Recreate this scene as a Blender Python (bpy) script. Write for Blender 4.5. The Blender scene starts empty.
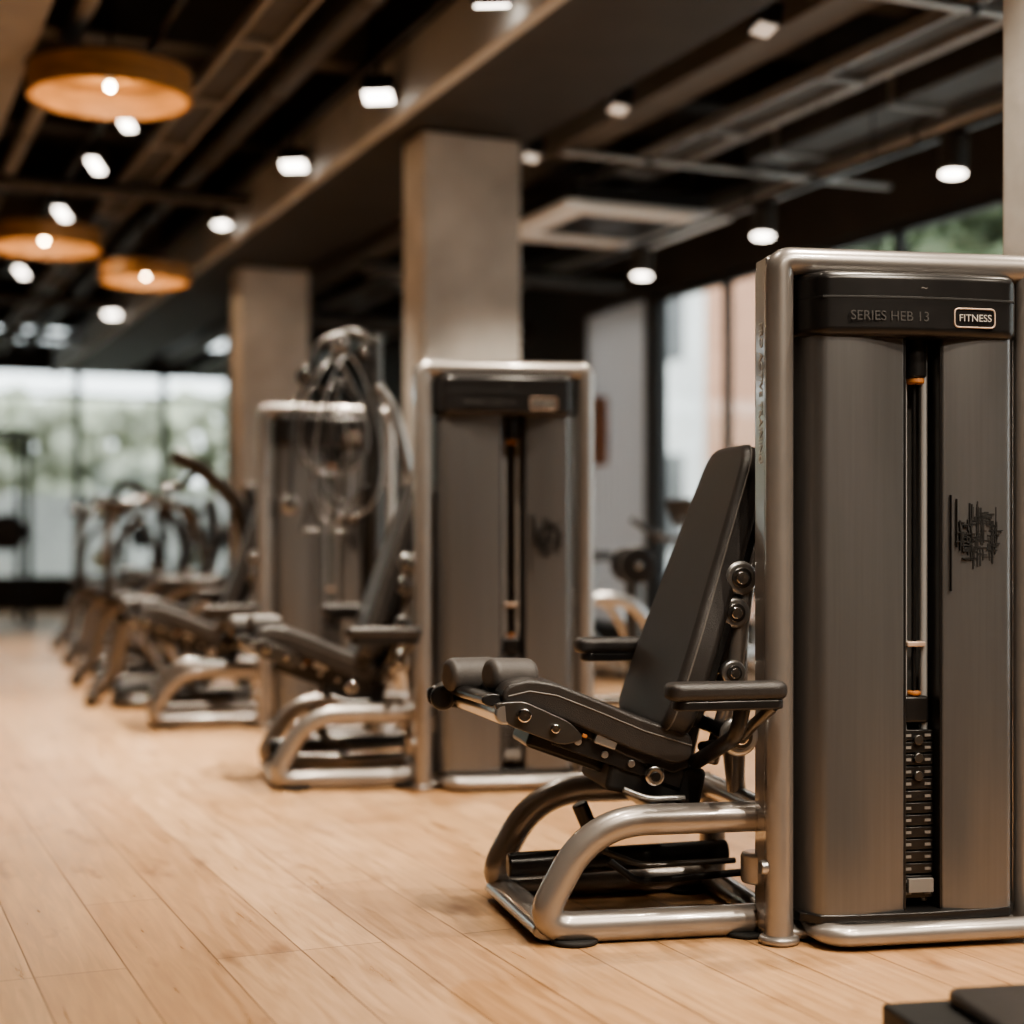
import bpy, bmesh, math, random
from mathutils import Vector, Matrix, Euler
random.seed(7)
S = bpy.context.scene
COL = S.collection
A = math.radians(22.94)

# ---------------------------------------------------------------- materials
def mat(name, col, rough=0.5, metal=0.0, var=0.0, vscale=8.0, bump=0.0, bscale=60.0, emis=None, estr=0.0, coat=0.0, stretch=None):
    m = bpy.data.materials.new(name); m.use_nodes = True
    nt = m.node_tree; b = nt.nodes['Principled BSDF']
    b.inputs['Base Color'].default_value = (*col, 1)
    b.inputs['Roughness'].default_value = rough
    b.inputs['Metallic'].default_value = metal
    b.inputs['Coat Weight'].default_value = coat
    b.inputs['Coat Roughness'].default_value = 0.08
    tc = nt.nodes.new('ShaderNodeTexCoord')
    src = tc.outputs['Object']
    if stretch:
        mp = nt.nodes.new('ShaderNodeMapping'); mp.inputs['Scale'].default_value = stretch
        nt.links.new(src, mp.inputs['Vector']); src = mp.outputs['Vector']
    if var > 0:
        n = nt.nodes.new('ShaderNodeTexNoise'); n.inputs['Scale'].default_value = vscale; n.inputs['Detail'].default_value = 6
        nt.links.new(src, n.inputs['Vector'])
        r = nt.nodes.new('ShaderNodeValToRGB')
        r.color_ramp.elements[0].position = 0.3; r.color_ramp.elements[1].position = 0.7
        r.color_ramp.elements[0].color = (*[c * (1 - var) for c in col], 1)
        r.color_ramp.elements[1].color = (*[min(1, c * (1 + var)) for c in col], 1)
        nt.links.new(n.outputs['Fac'], r.inputs['Fac']); nt.links.new(r.outputs['Color'], b.inputs['Base Color'])
    if bump > 0:
        n2 = nt.nodes.new('ShaderNodeTexNoise'); n2.inputs['Scale'].default_value = bscale; n2.inputs['Detail'].default_value = 4
        nt.links.new(src, n2.inputs['Vector'])
        bp = nt.nodes.new('ShaderNodeBump'); bp.inputs['Strength'].default_value = bump; bp.inputs['Distance'].default_value = 0.01
        nt.links.new(n2.outputs['Fac'], bp.inputs['Height']); nt.links.new(bp.outputs['Normal'], b.inputs['Normal'])
    if emis:
        b.inputs['Emission Color'].default_value = (*emis, 1); b.inputs['Emission Strength'].default_value = estr
    return m

M_FRAME = mat('frame_champagne_metal', (0.325, 0.30, 0.282), 0.34, 0.60, 0.04, 12, coat=1.0)
M_PANEL = mat('shroud_brushed_panel', (0.205, 0.203, 0.205), 0.31, 0.70, 0.04, 10, stretch=(10, 10, 0.25))
M_BLACK = mat('black_plastic', (0.016, 0.015, 0.015), 0.28, 0, 0.15, 20)
M_MATTE = mat('black_matte', (0.012, 0.012, 0.012), 0.6, 0)
M_LEATH = mat('black_vinyl_upholstery', (0.032, 0.029, 0.028), 0.36, 0, 0.12, 30, 0.25, 350)
M_LEATG = mat('grey_vinyl_upholstery', (0.085, 0.078, 0.075), 0.5, 0, 0.12, 30, 0.2, 350)
M_SEAM = mat('seam_thread', (0.14, 0.13, 0.12), 0.6)
M_CHROME = mat('chrome', (0.75, 0.75, 0.74), 0.14, 1.0)
M_STEEL = mat('dull_steel', (0.43, 0.43, 0.43), 0.30, 0.85)
M_ARM = mat('dark_steel', (0.12, 0.115, 0.11), 0.28, 0.8)
M_ORANGE = mat('orange_rubber', (0.42, 0.17, 0.05), 0.6)
M_CHAN = mat('channel_grey', (0.13, 0.128, 0.125), 0.45, 0.0)
M_ROD = mat('guide_rod_grey', (0.36, 0.36, 0.36), 0.35, 0.2)
M_LABEL = mat('label_print', (0.50, 0.48, 0.45), 0.5)
M_NUM = mat('plate_number_print', (0.20, 0.19, 0.18), 0.5)
M_DIM = mat('label_print_dim', (0.055, 0.052, 0.05), 0.5)
M_LOGO = mat('label_rim_copper', (0.60, 0.46, 0.37), 0.4, 0.3)
M_RUBBER = mat('rubber_foot', (0.015, 0.015, 0.015), 0.8)
M_CONC = mat('concrete_column', (0.53, 0.51, 0.48), 0.8, 0, 0.16, 3.0, 0.3, 12)
M_BEAM = mat('painted_beam', (0.42, 0.425, 0.42), 0.6, 0, 0.12, 2.0, 0.15, 10)
M_CEIL = mat('ceiling_dark_slab', (0.042, 0.038, 0.035), 0.85, 0, 0.3, 1.5)
M_JOIST = mat('ceiling_dark_joist', (0.024, 0.021, 0.019), 0.6, 0, 0.2, 3)
M_DUCT = mat('galvanised_duct', (0.36, 0.36, 0.36), 0.34, 0.6, 0.15, 5)
M_DUCTD = mat('dark_duct', (0.06, 0.057, 0.054), 0.5, 0.2, 0.15, 5)
M_PIPE = mat('dark_pipe', (0.05, 0.047, 0.045), 0.4, 0.4)
M_PIPE2 = mat('brown_painted_steel', (0.12, 0.11, 0.10), 0.55, 0.1, 0.1, 4)
M_PIPEL = mat('beige_painted_steel', (0.27, 0.255, 0.24), 0.55, 0.1, 0.1, 4)
M_PANC = mat('ceiling_grey_panel', (0.16, 0.16, 0.165), 0.7, 0, 0.1, 3)
M_WHITE = mat('white_enamel', (0.78, 0.81, 0.84), 0.5)
M_WALL = mat('wall_warm_grey', (0.36, 0.345, 0.33), 0.8, 0, 0.08, 2)
M_WALLD = mat('wall_dark', (0.045, 0.042, 0.04), 0.75, 0, 0.15, 2)
M_MULL = mat('window_frame_black', (0.02, 0.02, 0.02), 0.45, 0.2)
M_LENS = mat('lamp_lens', (1, 1, 1), 0.4, 0, emis=(1.0, 0.90, 0.78), estr=8)
M_LENSD = mat('lamp_lens_recessed', (1, 1, 1), 0.4, 0, emis=(1.0, 0.90, 0.78), estr=0.25)
M_BULB = mat('pendant_bulb', (1, 1, 1), 0.4, 0, emis=(1.0, 0.78, 0.5), estr=30)
M_PWOOD = mat('pendant_wood', (0.40, 0.22, 0.09), 0.5, 0, 0.3, 5, stretch=(1, 1, 6))
M_GREEN = mat('foliage', (0.56, 0.58, 0.46), 0.8, 0, 0.35, 1.6)
M_GREEND = mat('foliage_dark', (0.13, 0.16, 0.09), 0.8, 0, 0.5, 1.6)
M_GROUND = mat('paving_outside', (0.55, 0.54, 0.51), 0.9, 0, 0.1, 1)
M_RENDER = mat('garden_wall_render', (0.62, 0.63, 0.60), 0.9, 0, 0.25, 0.5)
M_BARK = mat('bark', (0.16, 0.11, 0.07), 0.9, 0, 0.3, 4)
M_BRICK = mat('facade_outside', (0.66, 0.36, 0.24), 0.9, 0, 0.2, 0.6)
M_FACW = mat('facade_pale', (0.85, 0.85, 0.84), 0.9, 0, 0.08, 0.6)

def curtain_mat():
    m = bpy.data.materials.new('sheer_curtain'); m.use_nodes = True
    nt = m.node_tree; nt.nodes.clear()
    o = nt.nodes.new('ShaderNodeOutputMaterial'); t = nt.nodes.new('ShaderNodeBsdfTranslucent'); d = nt.nodes.new('ShaderNodeBsdfDiffuse')
    t.inputs['Color'].default_value = (0.62, 0.61, 0.60, 1); d.inputs['Color'].default_value = (0.6, 0.58, 0.56, 1)
    mx = nt.nodes.new('ShaderNodeMixShader'); mx.inputs[0].default_value = 0.4
    nt.links.new(t.outputs[0], mx.inputs[1]); nt.links.new(d.outputs[0], mx.inputs[2]); nt.links.new(mx.outputs[0], o.inputs[0])
    return m
M_CURT = curtain_mat()

def glass_mat():
    m = bpy.data.materials.new('window_glass'); m.use_nodes = True
    nt = m.node_tree; nt.nodes.clear()
    o = nt.nodes.new('ShaderNodeOutputMaterial'); t = nt.nodes.new('ShaderNodeBsdfTransparent')
    g = nt.nodes.new('ShaderNodeBsdfGlossy'); g.inputs['Roughness'].default_value = 0.03
    t.inputs['Color'].default_value = (0.88, 0.91, 0.90, 1)
    mx = nt.nodes.new('ShaderNodeMixShader'); mx.inputs[0].default_value = 0.06
    nt.links.new(t.outputs[0], mx.inputs[1]); nt.links.new(g.outputs[0], mx.inputs[2]); nt.links.new(mx.outputs[0], o.inputs[0])
    return m
M_GLASS = glass_mat()

def wood_floor():
    m = bpy.data.materials.new('oak_plank_floor'); m.use_nodes = True
    nt = m.node_tree; b = nt.nodes['Principled BSDF']; L = nt.links.new
    tc = nt.nodes.new('ShaderNodeTexCoord')
    mp = nt.nodes.new('ShaderNodeMapping'); mp.inputs['Rotation'].default_value = (0, 0, math.radians(90))
    L(tc.outputs['Object'], mp.inputs['Vector'])
    br = nt.nodes.new('ShaderNodeTexBrick'); br.offset = 0.37; br.offset_frequency = 3
    br.inputs['Scale'].default_value = 1; br.inputs['Brick Width'].default_value = 1.9; br.inputs['Row Height'].default_value = 0.21
    br.inputs['Mortar Size'].default_value = 0.0024; br.inputs['Mortar Smooth'].default_value = 0.3; br.inputs['Bias'].default_value = 0.0
    br.inputs['Color1'].default_value = (0.47, 0.268, 0.135, 1); br.inputs['Color2'].default_value = (0.59, 0.368, 0.203, 1)
    br.inputs['Mortar'].default_value = (0.20, 0.10, 0.045, 1)
    L(mp.outputs['Vector'], br.inputs['Vector'])
    mp2 = nt.nodes.new('ShaderNodeMapping'); mp2.inputs['Scale'].default_value = (14, 1.0, 1)
    L(tc.outputs['Object'], mp2.inputs['Vector'])
    n = nt.nodes.new('ShaderNodeTexNoise'); n.inputs['Scale'].default_value = 3.0; n.inputs['Detail'].default_value = 8; n.inputs['Distortion'].default_value = 0.8
    L(mp2.outputs['Vector'], n.inputs['Vector'])
    r = nt.nodes.new('ShaderNodeValToRGB'); r.color_ramp.elements[0].position = 0.3; r.color_ramp.elements[1].position = 0.7
    r.color_ramp.elements[0].color = (0.74, 0.70, 0.65, 1); r.color_ramp.elements[1].color = (1.08, 1.08, 1.08, 1)
    L(n.outputs['Fac'], r.inputs['Fac'])
    mx = nt.nodes.new('ShaderNodeMixRGB'); mx.blend_type = 'MULTIPLY'; mx.inputs[0].default_value = 1
    L(br.outputs['Color'], mx.inputs[1]); L(r.outputs['Color'], mx.inputs[2])
    v = nt.nodes.new('ShaderNodeTexNoise'); v.inputs['Scale'].default_value = 2.3; v.inputs['Detail'].default_value = 3
    mp3 = nt.nodes.new('ShaderNodeMapping'); mp3.inputs['Scale'].default_value = (3.2, 1.1, 1)
    L(tc.outputs['Object'], mp3.inputs['Vector']); L(mp3.outputs['Vector'], v.inputs['Vector'])
    r2 = nt.nodes.new('ShaderNodeValToRGB'); r2.color_ramp.elements[0].position = 0.61; r2.color_ramp.elements[1].position = 0.75
    r2.color_ramp.elements[0].color = (1, 1, 1, 1); r2.color_ramp.elements[1].color = (0.50, 0.41, 0.33, 1)
    L(v.outputs['Fac'], r2.inputs['Fac'])
    mx2 = nt.nodes.new('ShaderNodeMixRGB'); mx2.blend_type = 'MULTIPLY'; mx2.inputs[0].default_value = 1
    L(mx.outputs[0], mx2.inputs[1]); L(r2.outputs['Color'], mx2.inputs[2])
    L(mx2.outputs[0], b.inputs['Base Color'])
    rr = nt.nodes.new('ShaderNodeMapRange'); rr.inputs['To Min'].default_value = 0.22; rr.inputs['To Max'].default_value = 0.40
    L(n.outputs['Fac'], rr.inputs['Value']); L(rr.outputs['Result'], b.inputs['Roughness'])
    bp = nt.nodes.new('ShaderNodeBump'); bp.inputs['Strength'].default_value = 0.15; bp.inputs['Distance'].default_value = 0.004
    L(br.outputs['Fac'], bp.inputs['Height']); bp.invert = True
    L(bp.outputs['Normal'], b.inputs['Normal'])
    return m
M_FLOOR = wood_floor()

# ---------------------------------------------------------------- mesh helpers
def empty(name, loc=(0, 0, 0), rz=0.0, sc=1.0, parent=None):
    e = bpy.data.objects.new(name, None); e.empty_display_size = 0.1
    e.location = loc; e.rotation_euler = (0, 0, rz); e.scale = (sc, sc, sc); COL.objects.link(e)
    if parent: e.parent = parent
    return e

def finish(name, bm, m, parent=None, smooth=True, bevel=0.0, seg=3, M=None, ang=35):
    if M is not None: bm.transform(M)
    bmesh.ops.recalc_face_normals(bm, faces=bm.faces[:])
    me = bpy.data.meshes.new(name); bm.to_mesh(me); bm.free()
    me.materials.append(m)
    if smooth:
        for p in me.polygons: p.use_smooth = True
    o = bpy.data.objects.new(name, me); COL.objects.link(o)
    if parent: o.parent = parent
    if bevel > 0:
        b = o.modifiers.new('bevel', 'BEVEL'); b.width = bevel; b.segments = seg; b.limit_method = 'ANGLE'
        b.angle_limit = math.radians(ang); b.harden_normals = True
    return o

def box(name, c, s, m, parent=None, bevel=0.0, rot=(0, 0, 0), seg=3):
    bm = bmesh.new(); bmesh.ops.create_cube(bm, size=1)
    M = Matrix.Translation(c) @ Euler(rot).to_matrix().to_4x4() @ Matrix.Diagonal((*s, 1))
    return finish(name, bm, m, parent, bevel > 0, bevel, seg, M)

def bx(name, x0, x1, y0, y1, z0, z1, m, parent=None, bevel=0.0):
    return box(name, ((x0 + x1) / 2, (y0 + y1) / 2, (z0 + z1) / 2), (x1 - x0, y1 - y0, z1 - z0), m, parent, bevel)

def fillet(pts, r, n=6, closed=False):
    pts = [Vector(p) for p in pts]; out = []
    N = len(pts)
    for i, p in enumerate(pts):
        if not closed and i in (0, N - 1): out.append(p); continue
        rr = r[i] if isinstance(r, (list, tuple)) else r
        a = pts[(i - 1) % N]; b = pts[(i + 1) % N]
        da = a - p; db = b - p
        t = min(rr, da.length * 0.48, db.length * 0.48)
        p0 = p + da.normalized() * t; p1 = p + db.normalized() * t
        for k in range(n + 1):
            u = k / n
            out.append((1 - u) ** 2 * p0 + 2 * u * (1 - u) * p + u * u * p1)
    return out

def tube(name, pts, r, m, parent=None, fil=0.0, closed=False, n=14, fn=6, rz=None, up=(0, 0, 1)):
    P = fillet(pts, fil, fn, closed) if fil else [Vector(p) for p in pts]
    bm = bmesh.new(); rings = []
    N = len(P); nv = None
    for i, p in enumerate(P):
        if closed: t = (P[(i + 1) % N] - P[i - 1])
        elif i == 0: t = P[1] - P[0]
        elif i == N - 1: t = P[-1] - P[-2]
        else: t = (P[i + 1] - P[i]).normalized() + (P[i] - P[i - 1]).normalized()
        t.normalize()
        if nv is None:
            u = Vector(up)
            if abs(u.dot(t)) > 0.95: u = Vector((1, 0, 0)) if abs(t.x) < 0.9 else Vector((0, 1, 0))
            nv = (u - t * u.dot(t)).normalized()
        else:
            nv = (nv - t * nv.dot(t)).normalized()
        bv = t.cross(nv)
        ra = r; rb = rz if rz else r
        rings.append([bm.verts.new(p + bv * math.cos(2 * math.pi * k / n) * ra + nv * math.sin(2 * math.pi * k / n) * rb) for k in range(n)])
    for i in range(N if closed else N - 1):
        a = rings[i]; b = rings[(i + 1) % N]
        for k in range(n): bm.faces.new((a[k], a[(k + 1) % n], b[(k + 1) % n], b[k]))
    if not closed:
        bm.faces.new(rings[0][::-1]); bm.faces.new(rings[-1])
        return finish(name, bm, m, parent, True, min(r, rz or r) * 0.25, 2, None, 60)
    return finish(name, bm, m, parent, True)

def cyl(name, p0, p1, r, m, parent=None, n=24, bevel=None):
    o = tube(name, [p0, p1], r, m, parent, n=n)
    if bevel is not None and o.modifiers: o.modifiers[0].width = bevel; o.modifiers[0].segments = 4
    return o

def ico(name, c, r, m, parent=None, sc=(1, 1, 1)):
    bm = bmesh.new(); bmesh.ops.create_uvsphere(bm, u_segments=20, v_segments=12, radius=r)
    return finish(name, bm, m, parent, True, M=Matrix.Translation(c) @ Matrix.Diagonal((*sc, 1)))

def prism(name, out2d, t0, t1, plane, m, parent=None, bevel=0.0, seg=3, M=None, ang=35):
    bm = bmesh.new()
    def mk(a, b, t):
        return {'XZ': (a, t, b), 'XY': (a, b, t), 'YZ': (t, a, b)}[plane]
    lo = [bm.verts.new(mk(a, b, t0)) for a, b in out2d]; hi = [bm.verts.new(mk(a, b, t1)) for a, b in out2d]
    bm.faces.new(lo[::-1]); bm.faces.new(hi); n = len(lo)
    for i in range(n): bm.faces.new((lo[i], lo[(i + 1) % n], hi[(i + 1) % n], hi[i]))
    return finish(name, bm, m, parent, True, bevel, seg, M, ang)

def round2d(pts, r, n=6):
    return [(p.x, p.y) for p in fillet([(a, b, 0) for a, b in pts], r, n, closed=True)]

def text(name, s, size, M, m, parent):
    c = bpy.data.curves.new(name, 'FONT'); c.body = s; c.size = size; c.extrude = 0.0006; c.align_x = 'CENTER'; c.align_y = 'CENTER'
    c.materials.append(m)
    o = bpy.data.objects.new(name, c); COL.objects.link(o); o.parent = parent; o.matrix_local = M; return o

RX90 = Matrix.Rotation(math.radians(90), 4, 'X')

# ---------------------------------------------------------------- leg extension machine
def pad_back(e, bot, top, wb, wt, th, yc, name='back_pad'):
    d = Vector((top[0] - bot[0], 0, top[1] - bot[1])); L = d.length; d.normalize()
    nrm = Vector((-d.z, 0, d.x))
    out = round2d([(-wb / 2, 0), (wb / 2, 0), (wb / 2, L * 0.25), (wt / 2, L), (-wt / 2, L), (-wb / 2, L * 0.25)],
                  [0.07, 0.07, 0.2, 0.08, 0.08, 0.2], 7)
    M = Matrix(((0, d.x, nrm.x, bot[0]), (1, 0, 0, yc), (0, d.z, nrm.z, bot[1]), (0, 0, 0, 1)))
    prism(name, out, -th, 0, 'XY', M_LEATH, e, 0.022, 5, M, 50)
    prism(name + '_shell', [(x * 0.93, 0.03 + y * 0.94) for x, y in out], -th - 0.018, -th + 0.003, 'XY', M_BLACK, e, 0.006, 2, M, 50)
    o2 = [Vector((x * 1.002, L / 2 + (y - L / 2) * 1.001, -0.021)) for x, y in out]
    tube(name + '_seam', [M @ p for p in o2], 0.0022, M_SEAM, e, closed=True, n=6)

def make_leg_machine(name, loc, rz, seat=True):
    e = empty(name, loc, rz)
    W = 0.67
    tube('tower_frame', [(0, 0.0, 0.012), (0, 0.0, 1.696), (W, 0.0, 1.696), (W, 0.0, 0.012)], 0.036, M_FRAME, e, 0.030, rz=0.036, n=20)
    tube('tower_frame_back', [(0.0, 0.075, 0.012), (0.0, 0.075, 1.696), (W, 0.075, 1.696), (W, 0.075, 0.012)], 0.034, M_FRAME, e, 0.030, n=18)
    bx('tower_web_left', -0.034, 0.034, 0.0, 0.075, 0.03, 1.705, M_FRAME, e, 0.004)
    bx('tower_web_right', W - 0.034, W + 0.034, 0.0, 0.075, 0.03, 1.705, M_FRAME, e, 0.004)
    bx('tower_web_top', 0.03, W - 0.03, 0.0, 0.075, 1.665, 1.731, M_FRAME, e, 0.004)
    def panel(nm, x0, x1, rl, rr):
        pts = []; n = 30
        yb = 0.16
        for i in range(n + 1):
            u = i / n; x = x0 + (x1 - x0) * u
            y = -0.056 - 0.016 * math.sin(math.pi * u)
            if rl and u < 0.18: y += 0.07 * ((0.18 - u) / 0.18) ** 2
            if rr and u > 0.82: y += 0.07 * ((u - 0.82) / 0.18) ** 2
            pts.append((x, y))
        pts += [(x1, yb), (x0, yb)]
        prism(nm, pts, 0.075, 1.53, 'XY', M_PANEL, e, 0.006, 3)
    panel('shroud_panel_left', 0.052, 0.308, True, False)
    panel('shroud_panel_right', 0.408, 0.620, False, True)
    bx('shroud_channel_back', 0.300, 0.416, 0.06, 0.15, 0.07, 1.55, M_CHAN, e)
    bx('channel_edge_left', 0.306, 0.313, -0.056, 0.12, 0.075, 1.52, M_BLACK, e, 0.002)
    bx('channel_edge_right', 0.403, 0.410, -0.056, 0.12, 0.075, 1.52, M_BLACK, e, 0.002)
    pts = []
    for i in range(17):
        u = i / 16; x = 0.046 + 0.580 * u
        y = -0.080 - 0.022 * math.sin(math.pi * u) + 0.06 * (max(0, (0.08 - u) / 0.08) ** 2 + max(0, (u - 0.92) / 0.08) ** 2)
        pts.append((x, y))
    pts += [(0.626, 0.165), (0.046, 0.165)]
    prism('shroud_header', pts, 1.505, 1.665, 'XY', M_BLACK, e, 0.022, 5)
    prism('shroud_header_lip', [(x, y * 1.015) for x, y in pts], 1.596, 1.602, 'XY', M_MATTE, e, 0.001, 1)
    prism('shroud_foot', [(x, y * 0.8) for x, y in pts], 0.055, 0.08, 'XY', M_BLACK, e, 0.005, 2)
    text('header_print', 'SERIES HEB 13', 0.034, Matrix.Translation((0.25, -0.1025, 1.552)) @ RX90, M_DIM, e)
    text('header_badge_text', 'FITNESS', 0.025, Matrix.Translation((0.475, -0.103, 1.552)) @ RX90, M_LABEL, e)
    b = round2d([(0.42, 1.53), (0.53, 1.53), (0.53, 1.576), (0.42, 1.576)], 0.012, 4)
    tube('header_badge_rim', [(x, -0.101 + max(0, x - 0.45) * 0.05, z) for x, z in b], 0.0022, M_LOGO, e, closed=True, n=6)
    text('header_top_mark', '~', 0.03, Matrix.Translation((0.34, -0.102, 1.625)) @ RX90, M_NUM, e)
    rnd = random.Random(3)
    bm = bmesh.new()
    for k in range(120):
        ang = rnd.uniform(0, 6.28); rad = 0.055 * math.sqrt(rnd.random())
        cx = 0.497 + rad * math.cos(ang); cz = 1.015 + rad * 1.2 * math.sin(ang)
        v = rnd.random() < 0.55
        ln = rnd.uniform(0.012, 0.055); w = rnd.uniform(0.0018, 0.004)
        mm = Matrix.Translation((cx, -0.0708, cz)) @ Matrix.Diagonal(((w if v else ln * 0.7), 0.006, (ln if v else w), 1))
        bmesh.ops.create_cube(bm, size=1, matrix=mm)
    for dx, dz, ln in ((-0.07, -0.02, 0.24), (-0.055, 0.03, 0.12), (0.05, 0.02, 0.10)):
        bmesh.ops.create_cube(bm, size=1, matrix=Matrix.Translation((0.497 + dx, -0.067, 1.015 + dz)) @ Matrix.Diagonal((0.0018, 0.010, ln, 1)))
    finish('panel_emblem', bm, M_MATTE, e, False)
    for i, x in enumerate((0.330, 0.386)): cyl('guide_rod_%d' % (i + 1), (x, 0.0, 0.09), (x, 0.0, 1.5), 0.010, M_ROD, e, 12)
    cyl('stack_cable', (0.358, -0.005, 0.6), (0.358, -0.005, 1.5), 0.005, M_BLACK, e, 8)
    cyl('cable_stop', (0.358, -0.01, 1.41), (0.358, -0.01, 1.51), 0.028, M_BLACK, e)
    cyl('cable_stop_orange', (0.358, -0.01, 1.395), (0.358, -0.01, 1.412), 0.023, M_ORANGE, e)
    box('stack_head', (0.358, 0.01, 0.575), (0.07, 0.06, 0.07), M_BLACK, e, 0.01)
    cyl('stack_head_orange', (0.358, -0.002, 0.61), (0.358, -0.002, 0.622), 0.018, M_ORANGE, e)
    box('stack_marker', (0.358, -0.005, 0.74), (0.05, 0.03, 0.014), M_LOGO, e, 0.004)
    bm = bmesh.new(); bm2 = bmesh.new()
    for i in range(14):
        z = 0.115 + i * 0.0305
        bmesh.ops.create_cube(bm, size=1, matrix=Matrix.Translation((0.358, 0.03, z)) @ Matrix.Diagonal((0.084, 0.11, 0.027, 1)))
        for dx in (-0.026, 0.026):
            bmesh.ops.create_cube(bm2, size=1, matrix=Matrix.Translation((0.358 + dx, -0.0262, z)) @ Matrix.Diagonal((0.016, 0.002, 0.007, 1)))
    finish('weight_plates', bm, M_BLACK, e, True, 0.003, 2); finish('plate_numbers', bm2, M_NUM, e, False)
    for z in (0.50, 0.455, 0.41): cyl('plate_bolt_%d' % int(z * 100), (0.358, -0.035, z), (0.358, -0.02, z), 0.013, M_ARM, e, 14)
    bx('stack_card', 0.325, 0.392, -0.045, -0.035, 0.12, 0.155, M_NUM, e, 0.001)
    tube('tower_base', [(0.10, 0.16, 0.035), (0.10, -0.10, 0.035), (0.74, -0.10, 0.035), (0.74, 0.16, 0.035)], 0.036, M_FRAME, e, 0.06, rz=0.027)
    tube('tower_base_sill', [(-0.02, 0.04, 0.022), (0.72, 0.04, 0.022)], 0.05, M_FRAME, e, rz=0.022)
    cyl('post_foot', (0, 0.0, 0.0), (0, 0.0, 0.022), 0.052, M_FRAME, e)
    cyl('post_foot_right', (W, 0.0, 0.0), (W, 0.0, 0.022), 0.052, M_FRAME, e)
    text('post_print', 'PRO ACTIVE TRAINING', 0.034, Matrix.Translation((-0.0355, 0.037, 1.37)) @ Matrix.Rotation(math.radians(-90), 4, 'Z') @ RX90 @ Matrix.Rotation(math.radians(-90), 4, 'Z'), M_LABEL, e)
    if not seat: return e
    R = 0.039
    for nm, y, o in (('base_loop_front', 0.10, 0.0), ('base_loop_rear', 0.62, -0.03)):
        tube(nm, [(0.02, y, 0.300), (-0.455 + o, y, 0.300), (-0.60 + o, y, 0.039), (0.02, y, 0.039)], R, M_FRAME, e, [0, 0.20, 0.10, 0], n=20, fn=12)
    tube('base_cross_front', [(-0.555, 0.10, 0.032), (-0.585, 0.62, 0.032)], 0.05, M_FRAME, e, rz=0.028)
    tube('base_post_rear', [(0.03, 0.62, 0.03), (0.03, 0.62, 0.315)], 0.038, M_FRAME, e)
    tube('base_cross_rear', [(0.02, 0.05, 0.036), (0.02, 0.62, 0.036)], 0.034, M_FRAME, e)
    tube('base_cross_upper', [(0.02, 0.05, 0.300), (0.02, 0.62, 0.300)], 0.034, M_FRAME, e)
    tube('base_saddle', [(-0.22, 0.10, 0.300), (-0.22, 0.62, 0.300)], 0.028, M_BLACK, e)
    for i, (x, y) in enumerate(((-0.50, 0.10), (-0.53, 0.62), (-0.05, 0.10), (-0.05, 0.62))):
        cyl('rubber_foot_%d' % (i + 1), (x, y, 0.0), (x, y, 0.014), 0.062, M_RUBBER, e)
    tube('lower_lever_bar', [(-0.60, 0.46, 0.125), (0.02, 0.46, 0.14)], 0.03, M_BLACK, e, rz=0.034)
    tube('lower_rod_1', [(-0.36, 0.30, 0.16), (-0.28, 0.30, 0.10), (0.01, 0.30, 0.115)], 0.010, M_BLACK, e, 0.03)
    tube('lower_rod_2', [(-0.40, 0.36, 0.19), (-0.25, 0.36, 0.13), (0.01, 0.36, 0.135)], 0.008, M_ARM, e, 0.03)
    tube('lower_link', [(-0.42, 0.38, 0.30), (-0.36, 0.38, 0.16)], 0.022, M_BLACK, e)
    cyl('post_hinge_low', (-0.03, -0.0, 0.19), (-0.05, -0.0, 0.19), 0.018, M_STEEL, e)
    cyl('post_collar_low', (-0.02, 0.10, 0.13), (-0.02, 0.10, 0.21), 0.043, M_FRAME, e)
    tube('seat_column', [(-0.20, 0.37, 0.30), (-0.16, 0.37, 0.40), (-0.08, 0.37, 0.75), (-0.02, 0.37, 0.95)], 0.035, M_BLACK, e, 0.06, rz=0.05)
    tube('seat_column_brace', [(0.02, 0.37, 0.30), (-0.02, 0.37, 0.62), (0.03, 0.37, 1.02)], 0.026, M_FRAME, e, 0.05)
    T = math.radians(20)
    box('seat_rail', (-0.37, 0.36, 0.435), (0.44, 0.20, 0.085), M_BLACK, e, 0.012, (0, T, 0))
    box('seat_carriage', (-0.26, 0.33, 0.385), (0.26, 0.28, 0.10), M_MATTE, e, 0.015, (0, T * 0.6, 0))
    box('rail_plate', (-0.36, 0.19, 0.445), (0.36, 0.012, 0.05), M_BLACK, e, 0.004, (0, T, 0))
    for i, (x, z) in enumerate(((-0.47, 0.49), (-0.40, 0.455), (-0.33, 0.43))):
        cyl('rail_bolt_%d' % (i + 1), (x, 0.178, z), (x, 0.19, z), 0.010, M_STEEL, e, 12)
    box('rail_latch', (-0.40, 0.175, 0.49), (0.06, 0.02, 0.028), M_STEEL, e, 0.005, (0, T, 0))
    box('rail_latch_orange', (-0.455, 0.178, 0.505), (0.014, 0.016, 0.010), M_ORANGE, e, 0.003, (0, T, 0))
    cyl('adjust_knob', (-0.275, 0.15, 0.40), (-0.275, 0.20, 0.40), 0.026, M_CHROME, e)
    cyl('adjust_knob_cap', (-0.275, 0.142, 0.40), (-0.275, 0.152, 0.40), 0.013, M_BLACK, e)
    tube('adjust_lever', [(-0.36, 0.15, 0.37), (-0.30, 0.14, 0.345), (-0.20, 0.14, 0.345)], 0.008, M_STEEL, e, 0.03)
    prof = [(-0.175, 0.505), (-0.30, 0.545), (-0.43, 0.600), (-0.53, 0.640), (-0.60, 0.652), (-0.655, 0.640), (-0.675, 0.61),
            (-0.655, 0.580), (-0.56, 0.565), (-0.46, 0.525), (-0.34, 0.470), (-0.22, 0.425), (-0.17, 0.44)]
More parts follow.
